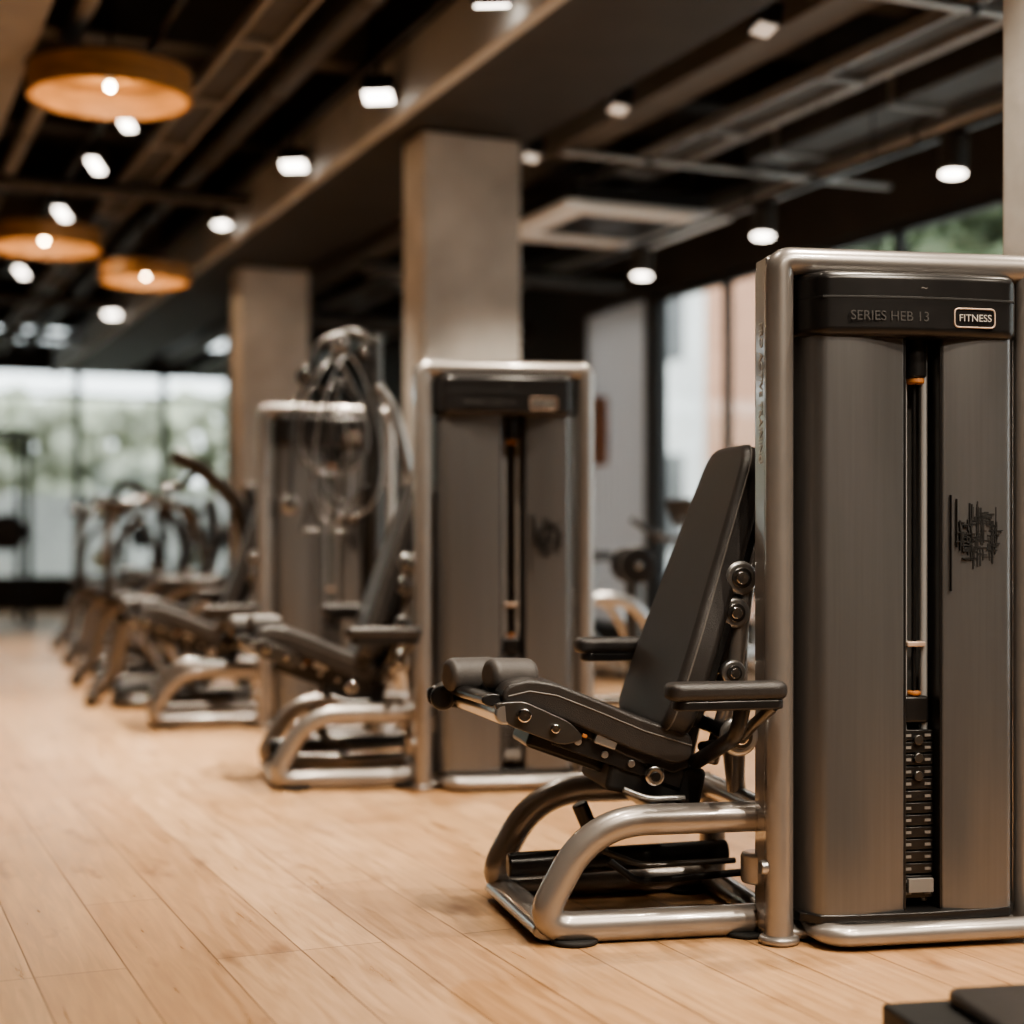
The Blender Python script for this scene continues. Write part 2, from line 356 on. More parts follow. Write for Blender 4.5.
    prism('seat_pad', round2d(prof, 0.02, 3), 0.16, 0.58, 'XZ', M_LEATH, e, 0.022, 4, None, 50)
    prism('seat_shell', [(x * 0.985 - 0.004, z - 0.026) for x, z in prof], 0.18, 0.56, 'XZ', M_BLACK, e, 0.008, 2, None, 50)
    tube('seat_seam', [(x, 0.160, z - 0.030) for x, z in prof[:6]], 0.0025, M_SEAM, e, n=6)
    cyl('knee_bolster_1', (-0.765, 0.47, 0.640), (-0.62, 0.52, 0.638), 0.046, M_LEATG, e, 28, 0.022)
    cyl('knee_bolster_2', (-0.685, 0.29, 0.655), (-0.555, 0.34, 0.648), 0.044, M_LEATG, e, 28, 0.022)
    prism('front_bracket_near', round2d([(-0.70, 0.595), (-0.62, 0.600), (-0.50, 0.545), (-0.46, 0.50), (-0.52, 0.485), (-0.66, 0.540)], 0.02, 3), 0.140, 0.160, 'XZ', M_ARM, e, 0.004, 2)
    prism('front_bracket_far', round2d([(-0.80, 0.60), (-0.62, 0.60), (-0.47, 0.54), (-0.50, 0.48), (-0.66, 0.53), (-0.80, 0.55)], 0.02, 3), 0.582, 0.61, 'XZ', M_BLACK, e, 0.006, 2)
    tube('front_cross_tube', [(-0.665, 0.14, 0.568), (-0.70, 0.60, 0.565)], 0.028, M_STEEL, e)
    tube('front_cover', [(-0.69, 0.18, 0.60), (-0.73, 0.58, 0.595)], 0.03, M_BLACK, e, rz=0.016)
    cyl('front_roller', (-0.77, 0.50, 0.575), (-0.745, 0.64, 0.575), 0.034, M_BLACK, e, 24, 0.01)
    cyl('front_pin', (-0.62, 0.122, 0.565), (-0.62, 0.145, 0.565), 0.018, M_CHROME, e)
    cyl('front_pin_b', (-0.54, 0.126, 0.53), (-0.54, 0.145, 0.53), 0.012, M_CHROME, e)
    pad_back(e, (-0.265, 0.520), (-0.005, 1.262), 0.50, 0.33, 0.08, 0.37)
    def arm(nm, xa, xb, y, z):
        o = round2d([(xa, y - 0.045), (xb, y - 0.030), (xb, y + 0.035), (xa, y + 0.045)], 0.04, 6)
        prism(nm, o, z - 0.022, z + 0.022, 'XY', M_LEATH, e, 0.018, 4, None, 50)
        prism(nm + '_base', [(xa + 0.02 + (x - xa) * 0.9, y + (yy - y) * 0.8) for x, yy in o], z - 0.045, z - 0.02, 'XY', M_BLACK, e, 0.006, 2)
    arm('armrest_near', -0.325, -0.02, -0.105, 0.64)
    arm('armrest_far', -0.36, -0.06, 0.70, 0.70)
    tube('armrest_bracket_near', [(-0.13, -0.10, 0.60), (-0.14, -0.09, 0.53), (-0.15, 0.04, 0.48), (-0.16, 0.18, 0.43)], 0.020, M_BLACK, e, 0.05)
    tube('armrest_bracket_far', [(-0.13, 0.70, 0.66), (-0.14, 0.70, 0.54), (-0.15, 0.60, 0.44), (-0.16, 0.50, 0.42)], 0.020, M_BLACK, e, 0.05)
    tube('armrest_handle_near', [(-0.05, -0.10, 0.60), (-0.08, -0.06, 0.56), (-0.10, 0.02, 0.50), (-0.12, 0.25, 0.46)], 0.014, M_ARM, e, 0.04)
    for i, (x, y, z, r) in enumerate(((-0.045, 0.15, 0.905, 0.044), (-0.060, 0.15, 0.815, 0.040), (-0.10, 0.0, 0.515, 0.050), (-0.065, 0.15, 0.66, 0.034))):
        cyl('pivot_disc_%d' % (i + 1), (x, y, z), (x, y + 0.03, z), r, M_STEEL, e, 28)
        cyl('pivot_ring_%d' % (i + 1), (x, y - 0.006, z), (x, y + 0.002, z), r * 0.62, M_ARM, e, 24)
        cyl('pivot_cap_%d' % (i + 1), (x, y - 0.012, z), (x, y + 0.002, z), r * 0.4, M_CHROME, e, 20)
        cyl('pivot_axle_%d' % (i + 1), (x, y + 0.02, z), (x + 0.01, 0.38, z), r * 0.4, M_BLACK, e, 14)
    tube('back_support', [(0.02, 0.30, 1.16), (0.05, 0.28, 1.10), (-0.02, 0.18, 0.90), (-0.06, 0.18, 0.62), (-0.10, 0.24, 0.42)], 0.022, M_FRAME, e, 0.08)
    tube('back_support_b', [(0.00, 0.40, 1.10), (0.04, 0.36, 1.02), (0.02, 0.34, 0.70), (0.01, 0.34, 0.32)], 0.018, M_FRAME, e, 0.08)
    return e

def cam2w(xc, yc):
    return (xc * math.cos(A) + yc * math.sin(A), -xc * math.sin(A) + yc * math.cos(A))
PHI = -(A - math.radians(11))
for xc, yc in ((0.664, 3.98), (-0.357, 6.44), (-1.325, 8.55)):
    x, y = cam2w(xc, yc)
    make_leg_machine('leg_extension_machine', (x, y, 0), PHI)

# ---------------------------------------------------------------- seated press / rowing machines
def make_press(loc, rz, sc=1.0, kind=0):
    e = empty('seated_press_machine' if kind == 0 else 'seated_row_machine', loc, rz, sc)
    tube('base_ring', [(0, 0.0, 0.035), (-0.78, 0.0, 0.035), (-0.78, 0.6, 0.035), (0, 0.6, 0.035)], 0.035, M_ARM, e, 0.1, closed=True)
    tube('front_leg', [(-0.92, 0.3, 0.05), (-0.80, 0.3, 0.16), (-0.74, 0.3, 0.5), (-0.55, 0.3, 0.55)], 0.055, M_FRAME, e, 0.15)
    box('foot_plate', (-0.55, 0.3, 0.10), (0.5, 0.42, 0.03), M_BLACK, e, 0.01, (0, -0.05, 0))
    tube('front_foot', [(-0.92, 0.08, 0.04), (-0.92, 0.52, 0.04)], 0.04, M_ARM, e)
    tube('spine', [(-0.02, 0.3, 0.04), (-0.12, 0.3, 0.5), (0.06, 0.3, 1.05), (0.0, 0.3, 1.30)], 0.05, M_ARM, e, 0.2)
    tube('spine_lower', [(-0.02, 0.3, 0.2), (-0.35, 0.3, 0.35), (-0.6, 0.3, 0.50)], 0.045, M_ARM, e, 0.1)
    cyl('flywheel', (-0.32, 0.2, 0.26), (-0.32, 0.4, 0.26), 0.17, M_BLACK, e, 30, 0.02)
    cyl('flywheel_cap', (-0.32, 0.18, 0.26), (-0.32, 0.21, 0.26), 0.08, M_STEEL, e)
    prof = [(-0.12, 0.50), (-0.5, 0.60), (-0.72, 0.66), (-0.80, 0.64), (-0.78, 0.60), (-0.5, 0.53), (-0.14, 0.43)]
    prism('seat_pad', round2d(prof, 0.03, 3), 0.1, 0.5, 'XZ', M_LEATH, e, 0.02, 3, None, 50)
    pad_back(e, (-0.14, 0.52), (0.04, 1.12), 0.36, 0.3, 0.07, 0.3)
    for i, y in enumerate((0.02, 0.58)):
        if kind == 0:
            tube('press_arm_%d' % (i + 1), [(-0.46, y, 1.47), (-0.30, y, 1.40), (-0.08, y, 1.20), (0.0, y, 0.95), (0.02, y, 0.70)], 0.032, M_BLACK, e, 0.12)
            tube('press_handle_%d' % (i + 1), [(-0.30, y, 1.40), (-0.40, y, 1.28), (-0.52, y, 1.26)], 0.022, M_BLACK, e, 0.05)
        else:
            tube('row_arm_%d' % (i + 1), [(0.02, y, 0.72), (-0.12, y, 1.22), (-0.38, y, 1.30), (-0.66, y, 1.24)], 0.026, M_ARM, e, 0.12)
            tube('row_grip_%d' % (i + 1), [(-0.60, y, 1.25), (-0.80, y, 1.28)], 0.032, M_BLACK, e)
            tube('row_strut_%d' % (i + 1), [(-0.38, y, 1.30), (-0.66, y, 0.98), (-0.72, y, 0.62)], 0.024, M_ARM, e, 0.1)
        tube('side_link_%d' % (i + 1), [(0.02, y, 0.72), (-0.3, y, 0.62), (-0.5, y, 0.36), (-0.3, y, 0.06)], 0.022, M_FRAME, e, 0.12)
        cyl('arm_pivot_%d' % (i + 1), (0.02, y - 0.04, 0.72), (0.02, y + 0.04, 0.72), 0.06, M_STEEL, e)
        ico('arm_pad_%d' % (i + 1), (-0.24, y, 0.72), 0.06, M_LEATH, e, (2.2, 0.8, 0.5))
    tube('arm_axle', [(0.02, 0.0, 0.72), (0.02, 0.6, 0.72)], 0.03, M_FRAME, e)
    tube('crossbar', [(-0.10, 0.0, 1.16), (-0.06, 0.3, 1.20), (-0.10, 0.6, 1.16)], 0.025, M_BLACK, e, 0.1)
    if kind:
        tube('upper_brace', [(-0.62, 0.3, 0.52), (-0.74, 0.3, 0.95), (-0.62, 0.3, 1.30)], 0.032, M_FRAME, e, 0.15)
        box('console', (-0.64, 0.3, 1.36), (0.05, 0.26, 0.16), M_BLACK, e, 0.012, (0, 0.5, 0))
    return e
for (x, y, s, k) in ((2.34, 9.55, 1.04, 0), (2.42, 11.1, 1.0, 1), (2.60, 12.9, 1.0, 0), (2.75, 14.9, 1.0, 1)):
    make_press((x, y, 0), PHI * 0.8, s, k)

# ---------------------------------------------------------------- exercise bike
def make_bike(loc, rz):
    e = empty('exercise_bike', loc, rz)
    tube('main_frame', [(-0.50, 0, 0.06), (-0.2, 0, 0.30), (0.15, 0, 0.38), (0.42, 0, 0.06)], 0.04, M_STEEL, e, 0.12)
    for i, x in enumerate((-0.5, 0.42)): tube('floor_bar_%d' % (i + 1), [(x, -0.25, 0.04), (x, 0.25, 0.04)], 0.035, M_BLACK, e)
    cyl('flywheel', (-0.32, -0.03, 0.36), (-0.32, 0.03, 0.36), 0.24, M_BLACK, e, 36, 0.008)
    cyl('flywheel_hub', (-0.32, -0.05, 0.36), (-0.32, 0.05, 0.36), 0.09, M_STEEL, e)
    tube('handle_post', [(-0.22, 0, 0.3), (-0.36, 0, 1.0)], 0.03, M_STEEL, e)
    tube('handlebar', [(-0.62, -0.2, 1.12), (-0.42, -0.22, 1.02), (-0.36, 0, 1.0), (-0.42, 0.22, 1.02), (-0.62, 0.2, 1.12)], 0.018, M_BLACK, e, 0.08)
    box('console', (-0.42, 0, 1.16), (0.03, 0.22, 0.16), M_BLACK, e, 0.01, (0, -0.4, 0))
    tube('seat_post', [(0.12, 0, 0.35), (0.22, 0, 0.86)], 0.028, M_STEEL, e)
    o = round2d([(0.02, -0.025), (0.02, 0.025), (0.22, 0.10), (0.34, 0.09), (0.34, -0.09), (0.22, -0.10)], 0.03, 4)
    prism('saddle', o, 0.86, 0.93, 'XY', M_LEATH, e, 0.02, 3)
    cyl('crank', (0, -0.1, 0.34), (0, 0.1, 0.34), 0.05, M_STEEL, e)
    tube('pedal_arm_1', [(0, -0.1, 0.34), (0.1, -0.12, 0.20)], 0.012, M_STEEL, e); tube('pedal_arm_2', [(0, 0.1, 0.34), (-0.1, 0.12, 0.48)], 0.012, M_STEEL, e)
    box('pedal_1', (0.1, -0.17, 0.20), (0.1, 0.1, 0.025), M_BLACK, e, 0.005); box('pedal_2', (-0.1, 0.17, 0.48), (0.1, 0.1, 0.025), M_BLACK, e, 0.005)
    return e
for x, y in ((4.75, 10.2), (4.8, 11.7), (5.6, 12.6), (4.75, 7.9)):
    make_bike((x, y, 0), 0.2)

# plate loaded bench behind the second machine
x, y = cam2w(0.42, 7.7)
e = empty('plate_loaded_bench', (x, y, 0), PHI)
tube('base', [(-0.32, 0, 0.035), (0.42, 0, 0.035), (0.42, 0.55, 0.035), (-0.32, 0.55, 0.035)], 0.035, M_FRAME, e, 0.1, closed=True)
for i, yy in enumerate((0.02, 0.53)):
    tube('arched_arm_%d' % (i + 1), [(-0.30, yy, 0.04), (-0.26, yy, 0.45), (-0.05, yy, 0.74), (0.20, yy, 0.70), (0.34, yy, 0.40), (0.38, yy, 0.05)], 0.032, M_STEEL, e, 0.16)
    tube('handle_%d' % (i + 1), [(-0.08, yy, 0.70), (-0.22, yy, 0.62), (-0.36, yy, 0.60)], 0.03, M_BLACK, e, 0.06)
prism('seat_pad', round2d([(-0.40, 0.50), (-0.02, 0.52), (0.0, 0.45), (-0.40, 0.43)], 0.03, 4), 0.14, 0.42, 'XZ', M_LEATH, e, 0.02, 3, None, 50)
tube('seat_post', [(-0.2, 0.28, 0.03), (-0.2, 0.28, 0.44)], 0.035, M_ARM, e)
tube('upright', [(0.26, 0.28, 0.03), (0.24, 0.28, 0.92)], 0.04, M_ARM, e)
tube('cross', [(-0.2, 0.28, 0.2), (0.26, 0.28, 0.2)], 0.03, M_ARM, e)
tube('plate_peg', [(0.24, 0.16, 0.88), (0.24, 0.42, 0.88)], 0.02, M_CHROME, e)
cyl('weight_plate_1', (0.24, 0.17, 0.88), (0.24, 0.21, 0.88), 0.09, M_BLACK, e, 36, 0.01)
cyl('weight_plate_2', (0.24, 0.35, 0.88), (0.24, 0.39, 0.88), 0.09, M_BLACK, e, 36, 0.01)
tube('axle', [(0.38, 0.0, 0.40), (0.34, 0.55, 0.40)], 0.025, M_ARM, e)

# ---------------------------------------------------------------- cable station
def make_cable(loc, rz):
    e = empty('cable_crossover_station', loc, rz)
    tube('column', [(0.12, 0.1, 0.02), (0.12, 0.1, 2.0)], 0.035, M_ARM, e)
    tube('column_b', [(0.12, 0.35, 0.02), (0.12, 0.35, 2.0)], 0.035, M_ARM, e)
    tube('top_arch', [(0.14, 0.1, 1.92), (0.04, 0.1, 2.04), (-0.16, 0.1, 1.98), (-0.22, 0.1, 1.80)], 0.020, M_ARM, e, 0.12)
    tube('base', [(-0.25, 0.1, 0.03), (0.3, 0.1, 0.03), (0.3, 0.4, 0.03), (-0.25, 0.4, 0.03)], 0.03, M_ARM, e, 0.1, closed=True)
    tube('diagonal_arm', [(0.12, 0.02, 1.76), (0.20, 0.0, 1.64), (0.30, 0.0, 1.25)], 0.026, M_STEEL, e, 0.08)
    tube('side_arm', [(-0.02, 0.06, 1.98), (-0.28, 0.04, 1.70), (-0.30, 0.04, 1.20)], 0.012, M_ARM, e, 0.15)
    for i, (x, z, r) in enumerate(((-0.22, 1.80, 0.05), (-0.06, 1.97, 0.05), (0.06, 1.92, 0.045), (-0.30, 1.18, 0.045), (0.0, 1.12, 0.05))):
        cyl('pulley_%d' % (i + 1), (x, 0.04, z), (x, 0.075, z), r, M_STEEL if i % 2 else M_BLACK, e)
        cyl('pulley_hub_%d' % (i + 1), (x, 0.03, z), (x, 0.085, z), r * 0.4, M_CHROME, e, 14)
    rr = random.Random(5)
    for k in range(9):
        cx = rr.uniform(-0.20, -0.02); z1 = rr.uniform(1.75, 1.92); z0 = rr.uniform(1.0, 1.4); w = rr.uniform(0.06, 0.16); y = rr.uniform(-0.06, 0.06)
        pts = [(cx + w * math.cos(t) * (1 - 0.4 * math.sin(t)), y + 0.03 * math.sin(2 * t), (z0 + z1) / 2 + (z1 - z0) / 2 * math.sin(t)) for t in [2 * math.pi * i / 28 for i in range(28)]]
        tube('cable_loop_%d' % (k + 1), pts, 0.006 if k % 2 else 0.005, M_STEEL if k % 3 == 0 else (M_BLACK if k % 3 == 1 else M_ARM), e, closed=True, n=8)
    for i in range(2):
        x = -0.20 + i * 0.14
        tube('hanging_handle_%d' % (i + 1), [(x, 0.0, 1.20), (x - 0.05, 0, 1.05), (x + 0.05, 0, 1.05)], 0.008, M_ARM, e, 0.01, closed=True, n=8)
    box('weight_cover', (0.12, 0.23, 0.68), (0.12, 0.2, 1.2), M_BLACK, e, 0.02)
    return e
x, y = cam2w(-0.77, 7.75)
make_cable((x, y, 0), PHI)

bpx, bpy_ = cam2w(0.72, 3.12)
e = empty('padded_step_bench', (bpx, bpy_, 0), PHI)
bx('body', 0.0, 0.8, -0.7, 0.0, 0.0, 0.10, M_MATTE, e, 0.008)
prism('top_pad', round2d([(0.09, -0.68), (0.78, -0.68), (0.78, -0.02), (0.12, -0.02)], 0.04, 5), 0.10, 0.13, 'XY', M_LEATH, e, 0.012, 3)

e = empty('squat_rack', (1.55, 19.5, 0))
for i, (x, y) in enumerate(((0, 0), (0.55, 0), (0, 1.2), (0.55, 1.2))): tube('upright_%d' % (i + 1), [(x, y, 0), (x, y, 2.3)], 0.04, M_BLACK, e)
for i, y in enumerate((0, 1.2)): tube('top_bar_%d' % (i + 1), [(0, y, 2.28), (0.55, y, 2.28)], 0.035, M_BLACK, e)
tube('top_cross', [(0, 0, 2.28), (0, 1.2, 2.28)], 0.035, M_BLACK, e)
tube('barbell', [(0.28, -0.4, 1.1), (0.28, 1.6, 1.1)], 0.018, M_CHROME, e)
for i, y in enumerate((-0.25, -0.18, 1.38, 1.45)): cyl('plate_%d' % (i + 1), (0.28, y, 1.1), (0.28, y + 0.05, 1.1), 0.22, M_BLACK, e, 30, 0.01)
M_PLT = mat('pale_plate', (0.60, 0.80, 0.74), 0.25)
for n_, (px_, py_) in enumerate(((3.0, 18.4), (4.1, 19.0))):
    e = empty('weight_plate_tree', (px_, py_, 0))
    tube('post', [(0, 0, 0), (0, 0, 1.45)], 0.04, M_BLACK, e)
    box('foot', (0, 0, 0.03), (0.6, 0.5, 0.05), M_BLACK, e, 0.01)
    for i, (x, z) in enumerate(((-0.22, 1.35), (0.2, 1.05), (-0.22, 0.8), (0.22, 0.5))):
        tube('peg_%d' % (i + 1), [(0, 0, z), (x, -0.02, z), (x, -0.12, z)], 0.015, M_STEEL, e)
        cyl('plate_%d' % (i + 1), (x, -0.06, z), (x, -0.11, z), 0.14 if i else 0.12, M_PLT if i % 2 == 0 else M_BLACK, e, 30, 0.01)

e = empty('dumbbell_rack', (6.05, 9.6, 0))
for i, y in enumerate((-0.9, 0.9)): box('side_%d' % (i + 1), (0, y, 0.45), (0.4, 0.05, 0.9), M_BLACK, e, 0.01)
for j, z in enumerate((0.3, 0.62, 0.9)):
    box('shelf_%d' % (j + 1), (0, 0, z), (0.36, 1.8, 0.03), M_BLACK, e, 0.005)
    for k in range(7):
        y = -0.72 + k * 0.24
        cyl('dumbbell_bar_%d_%d' % (j, k), (-0.12, y, z + 0.07), (0.12, y, z + 0.07), 0.014, M_CHROME, e, 10)
        for q, x in enumerate((-0.12, 0.08)): cyl('dumbbell_head_%d_%d_%d' % (j, k, q), (x - 0.02, y, z + 0.07), (x + 0.06, y, z + 0.07), 0.06, M_MATTE, e, 18, 0.006)

# ---------------------------------------------------------------- room
X0, X1, Y0, Y1, ZC = -3.6, 6.5, -2.6, 23.7, 4.3
bx('floor', X0, X1, Y0, Y1, -0.1, 0.0, M_FLOOR)
bx('ceiling', X0, X1, Y0, Y1, ZC, ZC + 0.15, M_CEIL)
bx('wall_left', X0 - 0.15, X0, Y0, Y1, 0, ZC, M_WALL)
bx('wall_back', X0, X1, Y0 - 0.15, Y0, 0, ZC, M_WALL)
w = empty('wall_right')
bx('header', X1, X1 + 0.2, Y0, 13.6, 3.12, ZC, M_WALLD, w); bx('sill', X1, X1 + 0.2, Y0, 13.6, 0, 0.25, M_WALLD, w)
bx('solid_rear', X1, X1 + 0.2, 13.6, Y1, 0, ZC, M_WALLD, w); bx('solid_front', X1, X1 + 0.2, Y0, 1.0, 0.25, 3.12, M_WALLD, w)
bx('pier', X1 - 0.02, X1 + 0.12, 12.20, 12.36, 0.25, 3.12, M_WALLD, w)
w = empty('window_1')
ys = [1.0 + 1.12 * i for i in range(11)]
for i, y in enumerate(ys): bx('mullion_%d' % i, X1 + 0.03, X1 + 0.09, y - 0.035, y + 0.035, 0.25, 3.12, M_MULL, w)
for i, z in enumerate((0.28, 3.09)): bx('rail_%d' % i, X1 + 0.03, X1 + 0.11, 1.0, 12.20, z - 0.03, z + 0.03, M_MULL, w)
bx('glass', X1 + 0.055, X1 + 0.065, 1.0, 12.20, 0.25, 3.12, M_GLASS, w)
bm = bmesh.new(); prev = None
for i in range(91):
    y = 12.38 + i * (1.20 / 90); x = X1 + 0.06 + 0.06 * math.sin(i * 0.7)
    a = bm.verts.new((x, y, 0.05)); b = bm.verts.new((x, y, 3.1))
    if prev: bm.faces.new((prev[0], a, b, prev[1]))
    prev = (a, b)
finish('curtain', bm, M_CURT)
e = empty('wall_speaker', (6.42, 13.15, 0))
box('cabinet', (-0.03, 0, 2.0), (0.14, 0.26, 0.62), mat('speaker_wood', (0.30, 0.13, 0.06), 0.5, 0, 0.2, 6), e, 0.01)
box('grille', (-0.105, 0, 1.85), (0.012, 0.20, 0.26), M_BLACK, e, 0.004)
w = empty('wall_far')
bx('plinth', X0, X1, Y1, Y1 + 0.2, 0, 0.42, M_WALLD, w)
bx('header', X0, X1, Y1, Y1 + 0.2, 3.42, 3.86, M_WALLD, w)
bx('top', X0, X1, Y1, Y1 + 0.2, 4.16, ZC, M_WALLD, w)
bx('solid_right', 5.42, X1, Y1, Y1 + 0.2, 0.42, 4.16, M_WALLD, w)
w = empty('window_2')
for i in range(8):
    x = 5.42 - 0.95 - i * 1.24
    bx('mullion_%d' % i, x - 0.05, x + 0.05, Y1 + 0.02, Y1 + 0.14, 0.42, 4.16, M_MULL, w)
bx('rail_low', X0, 5.42, Y1 + 0.03, Y1 + 0.13, 0.42, 0.5, M_MULL, w)
bx('rail_top', X0, 5.42, Y1 + 0.03, Y1 + 0.13, 3.08, 3.13, M_MULL, w)
bx('glass', X0, 5.42, Y1 + 0.07, Y1 + 0.08, 0.42, 4.16, M_GLASS, w)

def column(x, y):
    e = empty('concrete_column', (x, y, 0))
    bx('shaft', 0, 0.62, 0, 0.36, 0, 3.39, M_CONC, e, 0.015); bx('collar', -0.02, 0.64, -0.02, 0.38, 0.0, 0.1, M_WALLD, e, 0.004)
column(3.13, 3.38); column(3.15, 8.77); column(3.25, 13.75)

# ceiling structure
bx('edge_channel', 2.87, 2.95, Y0 + 0.02, Y1 - 0.02, 3.36, 3.72, M_BEAM, None, 0.01)
bx('main_beam', 2.97, 3.86, Y0 + 0.02, Y1 - 0.02, 3.40, 3.80, M_JOIST, None, 0.01)
bx('beam_web', 3.05, 3.66, Y0 + 0.02, Y1 - 0.02, 3.80, ZC, M_JOIST)
e = empty('ceiling_joists')
for i in range(11):
    y = 0.6 + i * 2.2
    bx('joist_l_%d' % i, X0, 3.04, y, y + 0.22, 3.92, ZC, M_PIPE2 if i % 3 == 1 else M_JOIST, e)
    bx('joist_r_%d' % i, 3.67, X1, y, y + 0.22, 3.94, ZC, M_PIPE2 if i % 3 == 0 else M_JOIST, e)
bx('secondary_beam', 4.40, 4.66, Y0 + 0.02, Y1 - 0.02, 3.60, 3.90, M_PIPE2, None, 0.01)
bx('left_beam', 0.66, 0.98, Y0 + 0.02, Y1 - 0.02, 3.62, 3.90, M_PIPEL, None, 0.01)
def pipe(name, p0, p1, r, m, hang=True):
    e = empty(name)
    cyl('pipe', p0, p1, r, m, e, 20)
    d = Vector(p1) - Vector(p0); n = max(2, int(d.length / 1.8)); d.normalize()
    for i in range(n):
        p = Vector(p0) + (Vector(p1) - Vector(p0)) * ((i + 0.5) / n)
        cyl('clamp_%d' % i, p - d * 0.025, p + d * 0.025, r * 1.15, M_PIPE, e, 20)
        if hang: cyl('hanger_%d' % i, p, (p.x, p.y, ZC), 0.008, M_PIPE, e, 6)
pipe('ceiling_pipe', (1.22, Y0 + 0.1, 3.82), (1.22, Y1 - 0.1, 3.82), 0.05, M_PIPEL)
pipe('ceiling_pipe', (2.50, Y0 + 0.1, 3.78), (2.50, Y1 - 0.1, 3.78), 0.08, M_DUCTD)
pipe('ceiling_pipe', (0.25, Y0 + 0.1, 3.66), (0.25, Y1 - 0.1, 3.66), 0.20, M_DUCTD)
pipe('ceiling_pipe', (4.18, Y0 + 0.1, 3.72), (4.18, Y1 - 0.1, 3.72), 0.06, M_DUCTD)
pipe('ceiling_pipe', (5.20, Y0 + 0.1, 3.52), (5.20, Y1 - 0.1, 3.52), 0.030, M_DUCT)
pipe('ceiling_pipe', (5.90, Y0 + 0.1, 3.40), (5.90, Y1 - 0.1, 3.40), 0.045, M_DUCT)
pipe('ceiling_pipe', (6.14, Y0 + 0.1, 3.62), (6.14, Y1 - 0.1, 3.62), 0.10, M_DUCTD)
for yy in (5.6, 8.6): pipe('ceiling_pipe', (3.95, yy, 3.30), (6.3, yy, 3.30), 0.022, M_DUCT, False)
pipe('ceiling_pipe', (3.95, 12.4, 3.22), (6.3, 12.4, 3.22), 0.07, M_DUCTD, False)
pipe('ceiling_pipe', (3.95, 14.4, 3.05), (6.3, 14.4, 3.05), 0.10, M_DUCTD, False)
for yy in (11.8, 14.7, 17.4, 20.5): pipe('ceiling_pipe', (0.5, yy, 3.54), (2.86, yy, 3.54), 0.05, M_DUCTD, False)
def tray(x, z, w, y0, y1, m):
    e = empty('cable_tray')
    for i, dx in enumerate((-w / 2, w / 2)): bx('rail_%d' % i, x + dx - 0.012, x + dx + 0.012, y0, y1, z, z + 0.07, m, e)
    bx('cover', x - w / 2, x + w / 2, y0, y1, z + 0.032, z + 0.036, M_DUCTD, e)
    n = int((y1 - y0) / 1.2)
    for i in range(n): bx('rung_%d' % i, x - w / 2, x + w / 2, y0 + i * 1.2, y0 + i * 1.2 + 0.04, z - 0.012, z + 0.03, m, e)
    for i in range(int((y1 - y0) / 2.4)):
        for j, dx in enumerate((-w / 2, w / 2)): cyl('rod_%d_%d' % (i, j), (x + dx, y0 + 0.8 + i * 2.4, z), (x + dx, y0 + 0.8 + i * 2.4, ZC), 0.006, M_PIPE, e, 6)
tray(2.05, 3.62, 0.22, Y0 + 0.1, Y1 - 0.1, M_PIPEL)
tray(4.92, 3.44, 0.26, Y0 + 0.1, Y1 - 0.1, M_DUCT)
e = empty('air_duct')
bx('trunk', 5.46, 5.80, Y0 + 0.1, 9.0, 3.46, 3.76, M_DUCTD, e, 0.01)
for i in range(8): bx('flange_%d' % i, 5.44, 5.82, 0.2 + i * 1.2, 0.24 + i * 1.2, 3.43, 3.79, M_DUCT, e)
e = empty('air_conditioning_cassette', (5.02, 10.1, 0))
bx('housing', -0.50, 0.50, -0.50, 0.50, 3.24, 3.38, M_JOIST, e, 0.02)
for i, (a, b, c, d) in enumerate(((-0.62, 0.62, -0.62, -0.40), (-0.62, 0.62, 0.40, 0.62), (-0.62, -0.40, -0.40, 0.40), (0.40, 0.62, -0.40, 0.40))):
    bx('fascia_%d' % i, a, b, c, d, 3.19, 3.24, M_WHITE, e, 0.006)
bx('grille', -0.40, 0.40, -0.40, 0.40, 3.21, 3.24, M_BLACK, e)
for i, (dx, dy) in enumerate(((-.34, -.4), (.42, -.4), (-.34, .4), (.42, .4))): cyl('rod_%d' % i, (dx, dy, 3.35), (dx, dy, ZC), 0.008, M_PIPE, e, 6)

# ---------------------------------------------------------------- lights
def spot(trk, y, energy, aim, size=78, kind='rect', glow=None, dz=0.0):
    e = empty('spot_head', (trk['x'], y, trk['z'] + dz), parent=trk['e'])
    tx, ty = aim
    d = Vector((tx, ty, -1)).normalized()
    q = d.to_track_quat('-Z', 'Y').to_matrix().to_4x4()
    if kind == 'round':
        cyl('housing', q @ Vector((0, 0, 0.20)), q @ Vector((0, 0, 0.0)), 0.075, M_DUCTD, e, 24)
        cyl('lens', q @ Vector((0, 0, -0.001)), q @ Vector((0, 0, -0.006)), 0.066, M_LENS, e, 24)
    else:
        sx, sy = (0.15, 0.085) if kind == 'rect' else (0.07, 0.17)
        o = box('housing', (0, 0, 0.06), (sx + 0.03, sy + 0.03, 0.11), M_BLACK, e, 0.01); o.matrix_local = q
        o = box('lens', (0, 0, 0.0), (sx, sy, 0.012), glow or M_LENS, e); o.matrix_local = q
    cyl('stem', (0, 0, 0.03), (0, 0, 0.20), 0.012, M_BLACK, e, 8)
    L = bpy.data.lights.new('spot_lamp', 'SPOT'); L.energy = energy; L.color = (1.0, 0.87, 0.71)
    L.spot_size = math.radians(size); L.spot_blend = 0.7; L.shadow_soft_size = 0.05
    o = bpy.data.objects.new('spot_lamp', L); COL.objects.link(o); o.parent = e
    o.matrix_local = Matrix.Translation(d * 0.03) @ q
